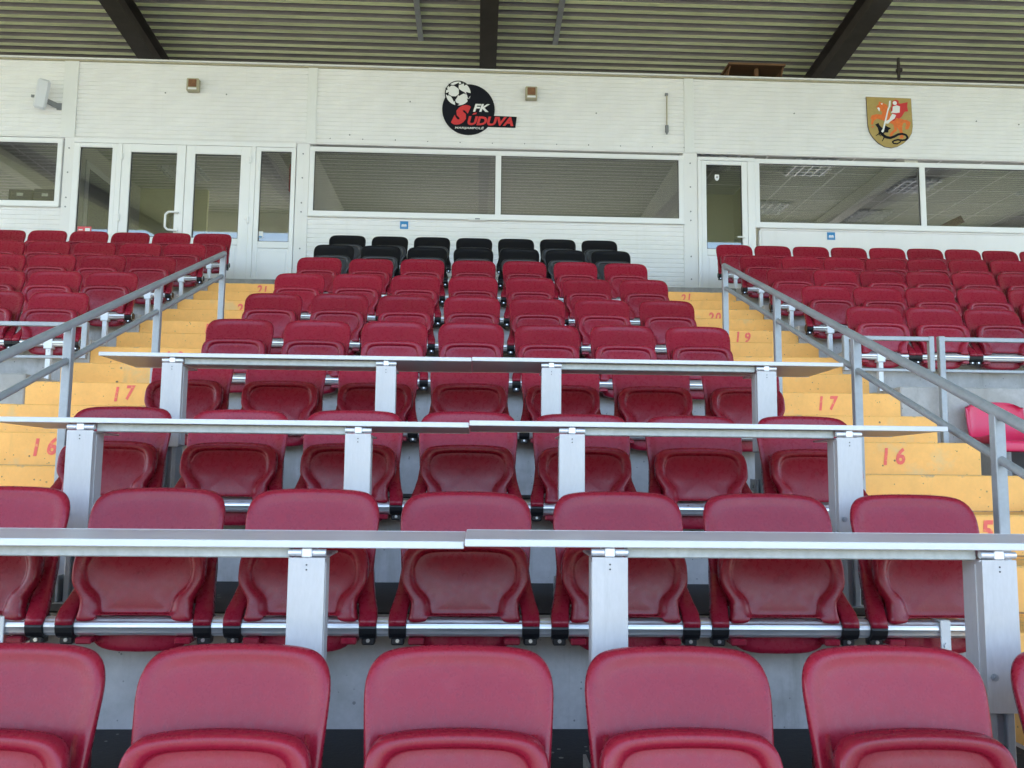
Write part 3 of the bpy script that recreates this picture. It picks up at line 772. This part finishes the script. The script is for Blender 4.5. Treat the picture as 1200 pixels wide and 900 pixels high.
# things in the rooms
def tagbox(nm, b, mt, label, cat, group=None, c_=.005):
    o = MB().box(*[v for v in b], 0, c_).obj(nm, mt); cx, cy, cz = (b[0]+b[1])/2, (b[2]+b[3])/2, b[4]
    return tag(o, label, cat, group)
for i, x in enumerate((-5.98, -5.66)):
    t = thing('storage_box', ('dark cardboard box behind the far left window, left one of two', 'dark cardboard box behind the far left window, right one of two')[i], 'box', (x, 11.55, 3.50), 'dark boxes behind the far left window')
    MB().box(-.15, .15, -.15, .15, 0, .19 if i == 0 else .205, 0, .006).obj('carton', M_box, t)
    MB().box(-.045, .035, -.153, -.151, .105, .145).obj('paper_label', M_white, t)
sh = MB().box(-7.6, -5.4, 11.35, 11.75, 3.47, 3.498, 0, .003)
for x in (-7.5, -5.5): sh.box(x-.02, x+.02, 11.5, 11.6, ZF, 3.469)
t = tag(sh.obj('window_shelf', M_grey), 'grey shelf carrying two dark boxes behind the far left window', 'shelf')
ex = thing('fire_extinguisher_box', 'red box on the wall behind the glazing right of the double door', 'box', (-2.475, 11.35, 3.62))
MB().box(-.018, .018, -.10, .10, .08, .45, 0, .01).obj('case', M_sred, ex); MB().box(-.022,-.0185,-.05,.05,.2,.3).obj('plate', M_white, ex)
p = thing('picture', 'dark framed picture on the wall seen through the right single door', 'picture', (3.27, 13.03, 4.0))
MB().box(-.17,.13,-.02,0,-.26,.02,0,.003).obj('frame', M_black, p); MB().box(-.14,.10,-.0225,-.0205,-.23,-.01).obj('print', M_grey, p)
p = thing('cupboard', 'brown cupboard seen low through the right single door', 'cupboard', (3.16, 12.8, ZF))
MB().box(-.24,.13,-.2,.2,0,1.64,0,.005).obj('carcass', M_maroon, p)
p = thing('hanging_sign', 'small white sign hung on the glass of the right single door', 'sign', (3.10, YW-.002, 3.96))
MB().prism([(-.028,.045),(.028,.045),(.030,0),(.018,-.030),(0,-.038),(-.018,-.030),(-.030,0)], -.006, .002).obj('plate', M_white, p); MB().tube((0,-.0095,.01),(0,-.0065,.01),.012,10).obj('dot', M_grey, p)
p = thing('red_reflection', 'dark red slanting strip standing in for a reflection in the rightmost window', 'reflection', (7.1, 12.9, 3.9))
MB().bar((-.32,0,-.17),(.30,0,.15),.03,.12).obj('reflection_strip', M_maroon, p)  # a red reflection in the pane, modelled as a strip behind it
# stickers on the facade
for x, z, lb in ((-.97, 3.236, 'small blue square sticker on the wall above the black seats'), (4.60, 3.213, 'small blue square sticker on the wall above the right block')):
    t = thing('wall_sticker', lb, 'sticker', (x, YW-.004, z))
    MB().box(-.052,.052,-.002,.0025,-.05,.05).obj('sheet', M_blue, t)
    m2 = MB(); m2.prism([(-.034,-.012),(.034,-.012),(.030,.006),(.012,.012),(0,.004),(-.014,.012),(-.030,.006)], -.0035, -.0022); m2.box(-.034,.034,-.0035,-.0022,-.026,-.019); m2.obj('symbol', M_white, t)
t = thing('door_sticker', 'red and white sticker low on the glass left of the double door', 'sticker', (-5.0, YW+.004, 3.085))
MB().box(-.085,.085,-.001,.002,-.035,.045).obj('sheet', M_pinkst, t); MB().box(.01,.07,-.0025,-.0015,-.018,.025).box(-.07,-.02,-.0025,-.0015,-.005,.01).obj('print', M_white, t)
t = thing('door_sticker', 'small white and blue sticker on the glass right of the double door', 'sticker', (-2.79, YW+.004, 3.06))
MB().box(-.028,.028,-.001,.002,-.03,.055).obj('sheet', M_white, t); MB().box(-.02,.02,-.0025,-.0015,-.026,-.008).obj('print', M_blue, t)
t = thing('paper_notice', 'narrow white notice under the middle window', 'notice', (-.03, YW-.046, 3.33))
MB().box(-.12,.12,-.002,.0,-.022,.012).obj('sheet', M_trim, t); MB().box(-.03,.03,-.0035,-.0022,-.012,.004).obj('print', M_grey, t)
# square lamps
for x, z, lb in ((-3.715, 5.01, 'small square brown lamp on the wall above the double door'), (.65, 5.025, 'small square brown lamp on the wall right of the round emblem')):
    t = thing('wall_lamp', lb, 'lamp', (x, YW, z), 'square lamps on the wall')
    MB().box(-.078,.078,-.085,-.001,-.085,.085,0,.01).obj('case', M_beige, t)
    MB().box(-.052,.052,-.098,-.086,-.035,.065,0,.006).obj('lens', M_rust, t)
    MB().box(-.055,.055,-.094,-.086,-.072,-.046,0,.003).obj('plate', M_white, t)
t = thing('wall_antenna', 'tilted pale flat antenna panel bracketed to the wall at far left', 'antenna', (-5.56, YW-.16, 4.79))
a = MB().box(-.075,.075,-.035,.035,-.19,.19,0,.022).obj('panel', M_spk, t); a.rotation_euler = (.1,.14,.25)
MB().bar((0,.0,-.06),(.16,.155,-.10),.03,.06).bar((-.14,.02,-.02),(-.03,.03,-.02),.02,.03).box(.12,.22,.145,.157,-.14,-.05,0,.002).obj('bracket', M_grey, t)
t = thing('cable_drop', 'thin hanging cable with a grey plug on the wall left of the right door', 'cable', (2.44, YW-.02, 4.62))
MB().tube((0,0,0),(.004,0,.46),.009,8).obj('cable', M_beige, t); MB().tube((0,0,-.06),(0,0,.03),.024,10).tube((0,0,-.09),(0,0,-.06),.008,8,r2=.02).obj('plug', M_grey, t)
MB().box(-.02,.02,-.01,.019,.44,.475,0,.003).obj('clip', M_grey, t)
t = thing('roof_hatch', 'brown plywood lid on a short post on top of the building', 'hatch', (3.76, 11.75, 5.275))
MB().add([(-.37,-.3,.43),(.42,-.3,.43),(.42,.4,.47),(-.37,.4,.47),(-.37,-.3,.46),(.42,-.3,.46),(.42,.4,.50),(-.37,.4,.50)], [(0,3,2,1),(4,5,6,7),(0,1,5,4),(1,2,6,5),(2,3,7,6),(3,0,4,7)]).obj('lid', M_wood, t)
b_ = MB().add([(-.46,-.25,.0),(-.44,-.25,.0),(-.35,-.25,.43),(-.33,-.25,.43),(-.46,.3,.0),(-.44,.3,.0),(-.35,.3,.43),(-.33,.3,.43)], [(0,1,3,2),(4,6,7,5),(0,4,5,1),(2,3,7,6),(0,2,6,4),(1,5,7,3)])
b_.add([(.30,-.25,.0),(.32,-.25,.0),(.39,-.25,.43),(.41,-.25,.43),(.30,.3,.0),(.32,.3,.0),(.39,.3,.43),(.41,.3,.43)], [(0,1,3,2),(4,6,7,5),(0,4,5,1),(2,3,7,6),(0,2,6,4),(1,5,7,3)])
b_.box(-.44,.31,.28,.30,0,.43); b_.obj('side_board', M_wood, t); MB().box(.02,.07,-.20,-.15,0,.428).obj('post', M_wood, t)
t = thing('roof_pipe', 'thin dark upright pipe on the building roof above the shield', 'pipe', (5.84, 11.6, 5.34))
MB().tube((0,0,0),(0,0,.60),.022,10).obj('stem', M_dark, t); MB().box(-.03,.045,-.03,.03,.40,.45,0,.005).obj('clip', M_dark, t)

# ------------------------------------------------------------------ round emblem
def disc(mb, cx, cz, r, y0, y1, n=48, mi=0): return mb.prism([(cx+r*math.cos(2*math.pi*i/n), cz+r*math.sin(2*math.pi*i/n)) for i in range(n)], y0, y1, mi)
t = thing('club_emblem', 'round black club emblem with football and red lettering on the white wall', 'sign', (-.168, YW-.008, 4.80))
s = .001345
Q = lambda px, py: ((px-468)*s, -(py-388)*s*1.0)
mb = MB(); disc(mb, 0, 0, .343, -.010, .006)
mb.prism([Q(630,444), Q(938,450), Q(926,558), Q(640,556)], -.0095, .0055); bx, bz = Q(366,230); disc(mb, bx, bz, .175, -.0108, .0052); mb.obj('board', M_black, t)
mb = MB(); disc(mb, bx, bz, .162, -.013, -.0112); mb.obj('football', M_white, t)
mb = MB()
for px, py, r, rot in ((392,222,34,0),(352,150,30,1.0),(328,280,32,.5),(470,240,32,.3),(284,150,18,.2),(260,238,20,.9),(430,135,16,.1),(470,300,22,.2),(352,340,24,.1),(400,120,14,.5),(250,190,14,0)):
    x, z = Q(px, py); P = []
    for i in range(6):
        rr_ = r*s*(1.25 if i % 2 == 0 else .58); a_ = rot+math.pi*i/3; P.append((x+rr_*math.cos(a_), z+rr_*math.sin(a_)))
    mb.prism(P, -.0148, -.0132)
for a_, b_ in (((392,222),(352,150)),((392,222),(328,280)),((392,222),(470,240)),((328,280),(260,238)),((352,150),(284,150)),((328,280),(352,340)),((470,240),(470,300)),((352,150),(430,120))):
    x0, z0 = Q(*a_); x1, z1 = Q(*b_); d = Vector((x1-x0, z1-z0)).normalized()*.0045; mb.prism([(x0-d.y,z0+d.x),(x1-d.y,z1+d.x),(x1+d.y,z1-d.x),(x0+d.y,z0-d.x)], -.0142, -.0131)
mb.obj('football_patch', M_black, t)
def tq(mb, txt, x0, y0, x1, y1, y, sh, bold): 
    a = Q(x0, y1); b = Q(x1, y0); return text_mb(mb, txt, a[0], b[0], a[1], b[1], y, sh, bold)
tq(MB(), 'S', 288, 346, 508, 548, -.0165, .45, .065).obj('lettering', M_red, t)
l2 = tq(MB(), 'UDUVA', 452, 457, 928, 548, -.0165, .25, .045); l2.prism([Q(505,443), Q(545,436), Q(550,420), Q(520,424)], -.0165, -.0145); l2.obj('lettering', M_red, t)
tq(MB(), 'FK', 512, 332, 686, 411, -.0165, .3, .035).obj('lettering', M_white, t)
tq(MB(), 'MARIJAMPOLĖ', 338, 560, 622, 592, -.0145, .25, .02).obj('lettering', M_white, t)
# ------------------------------------------------------------------ shield
t = thing('shield_crest', 'gold shield with red rider on orange horse over black dragon', 'sign', (5.43, YW-.008, 4.78))
s2 = .00121
Q = lambda px, py: ((px-565)*s2, -(py-.018*(px-565)-480)*s2)
def poly(mb, P, y, th=.0018): return mb.prism([Q(*p_) for p_ in P], y, y+th)
sh_ = [(315,192),(815,207),(822,520),(810,600),(775,660),(715,715),(645,755),(578,770),(500,758),(430,715),(375,655),(338,590),(323,520)]
sh_ = catmull(sh_[2:], 1) if False else sh_
mb = MB(); mb.prism([Q((x-567)*1.012+567, (y_-480)*1.01+480) for x, y_ in sh_], -.004, .006); mb.obj('rim', M_box, t)
poly(MB(), sh_, -.0075, .0032).obj('field', M_gold, t)
hs = MB()
poly(hs, [(455,245),(500,262),(540,280),(560,330),(580,400),(640,420),(720,450),(760,455),(800,480),(790,520),(770,560),(745,565),(738,540),(752,510),(742,482),(718,490),(703,530),(705,580),(715,660),(665,668),(682,630),(672,575),(640,532),(648,572),(602,612),(585,640),(558,640),(573,600),(615,560),(605,505),(560,485),(520,470),(470,452),(425,440),(388,470),(378,512),(355,503),(368,450),(350,442),(368,405),(420,390),(478,395),(488,370),(468,342),(450,350),(430,330),(424,300),(448,278)], -.0095)
poly(hs, [(355,528),(392,526),(376,548)], -.0095); hs.obj('horse', M_orange, t)
poly(MB(), [(600,290),(604,240),(640,222),(675,235),(672,262),(690,268),(775,250),(768,300),(776,355),(738,360),(702,418),(672,440),(642,430),(620,462),(598,472),(602,400),(583,330)], -.0115).obj('cape', M_sred, t)
wh = MB(); x, z = Q(630,262); disc(wh, x, z, .028, -.0140, -.0122, 16)
poly(wh, [(605,302),(650,288),(686,300),(680,370),(640,377),(580,372),(600,350)], -.0138)
poly(wh, [(600,385),(640,400),(620,440),(575,470),(545,500),(513,495),(520,470),(560,450),(580,410)], -.0136)
poly(wh, [(566,238),(584,236),(578,300),(556,345),(494,590),(480,602),(464,588),(482,560),(545,330),(558,300)], -.0160)
poly(wh, [(430,318),(450,312),(462,330),(455,360),(443,345)], -.0135); poly(wh, [(470,268),(492,264),(488,284)], -.0135)
wh.obj('rider', M_white, t)
dr = MB()
def stroke(mb, P, w0, w1, y):
    C_ = P; n = len(C_)
    for i in range(n-1):
        a = Vector(Q(*C_[i])); b = Vector(Q(*C_[i+1])); d = (b-a).normalized(); nn = Vector((-d.y, d.x)); a -= d*.003; b += d*.003
        wa = (w0+(w1-w0)*i/(n-1))*s2/2; wb = (w0+(w1-w0)*(i+1)/(n-1))*s2/2
        mb.prism([tuple(a+nn*wa), tuple(b+nn*wb), tuple(b-nn*wb), tuple(a-nn*wa)], y-i*.00002, y+.0016)
stroke(dr, [(428,515),(445,540),(455,585),(480,625),(520,652),(565,660),(610,645),(655,620),(700,613),(742,625),(760,655),(738,682),(695,688),(650,680),(610,690),(588,705),(600,722),(640,727),(672,708),(690,678)], 34, 11, -.0118)
poly(dr, [(400,512),(438,490),(452,520),(470,540),(492,560),(500,528),(520,520),(540,535),(578,550),(548,572),(545,600),(505,600),(490,620),(450,600),(436,550),(415,522)], -.0132)
stroke(dr, [(455,605),(430,620),(408,635)], 14, 7, -.0125); stroke(dr, [(500,640),(490,670),(472,698)], 14, 7, -.0126); stroke(dr, [(440,600),(455,640)], 10, 6, -.0127)
dr.obj('dragon', M_black, t)

# ------------------------------------------------------------------ canopy
def zr(y): return 7.40-.085*y
can = thing('canopy_roof', 'corrugated green grey canopy roof on dark steel beams over the stand', 'roof', (0, 6, 6.9)); can.location = (0,0,0)
p = .178; y0_, y1_ = -6.2, 19.4; V = []; F = []; MI = []
n = int((y1_-y0_)/p); prof = []
for i in range(n):
    y = y0_+i*p; b = zr(y)
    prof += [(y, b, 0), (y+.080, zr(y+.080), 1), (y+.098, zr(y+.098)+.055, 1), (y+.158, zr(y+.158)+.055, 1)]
prof.append((y0_+n*p, zr(y0_+n*p), 0))
deck = MB(); X0, X1 = -20.2, 20.2
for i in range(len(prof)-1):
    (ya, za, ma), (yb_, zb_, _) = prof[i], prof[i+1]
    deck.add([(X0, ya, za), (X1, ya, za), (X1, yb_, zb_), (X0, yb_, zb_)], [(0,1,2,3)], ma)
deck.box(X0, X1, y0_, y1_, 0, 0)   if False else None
deck.obj('deck_sheet', [M_flange_lit, M_web_shade], can)
top = MB().add([(X0,y0_,zr(y0_)+.12),(X1,y0_,zr(y0_)+.12),(X1,y1_,zr(y1_)+.12),(X0,y1_,zr(y1_)+.12),(X0,y0_,zr(y0_)+.075),(X1,y0_,zr(y0_)+.075),(X1,y1_,zr(y1_)+.075),(X0,y1_,zr(y1_)+.075)],[(0,1,2,3),(7,6,5,4),(0,4,5,1),(1,5,6,2),(2,6,7,3),(3,7,4,0)])
top.obj('roof_skin', M_grey, can)
BX = (-15.1, -10.05, -4.86, .085, 5.14, 10.2, 15.2)
for i in range(-3, 4):
    x = BX[i+3]; b = MB(); h = .34; w = .122; t_ = .015
    for (xa, xb, d0, d1) in ((-w, w, .002, .018), (-w, w, h-.018, h), (-.008, .008, .018, h-.018)):
        b.add([(x+xa, y0_, zr(y0_)-d1), (x+xb, y0_, zr(y0_)-d1), (x+xb, y1_, zr(y1_)-d1), (x+xa, y1_, zr(y1_)-d1),
               (x+xa, y0_, zr(y0_)-d0), (x+xb, y0_, zr(y0_)-d0), (x+xb, y1_, zr(y1_)-d0), (x+xa, y1_, zr(y1_)-d0)],
              [(0,3,2,1),(4,5,6,7),(0,1,5,4),(1,2,6,5),(2,3,7,6),(3,0,4,7)])
    b.obj('beam', M_dark, can)
for i in range(-3, 4):
    x = BX[i+3]
    MB().box(x-.13, x+.13, 18.6, 18.86, GZ, zr(18.7)-.34).obj('column', M_dark, can)
for x, d in ((-.89, -.04), (1.06, .04)):
    b = MB(); ya, yb_ = 6.5, 12.22
    b.bar((x+d, ya, zr(ya)-.035), (x, yb_, zr(yb_)-.035), .075, .05); b.obj('brace', M_galv, can)
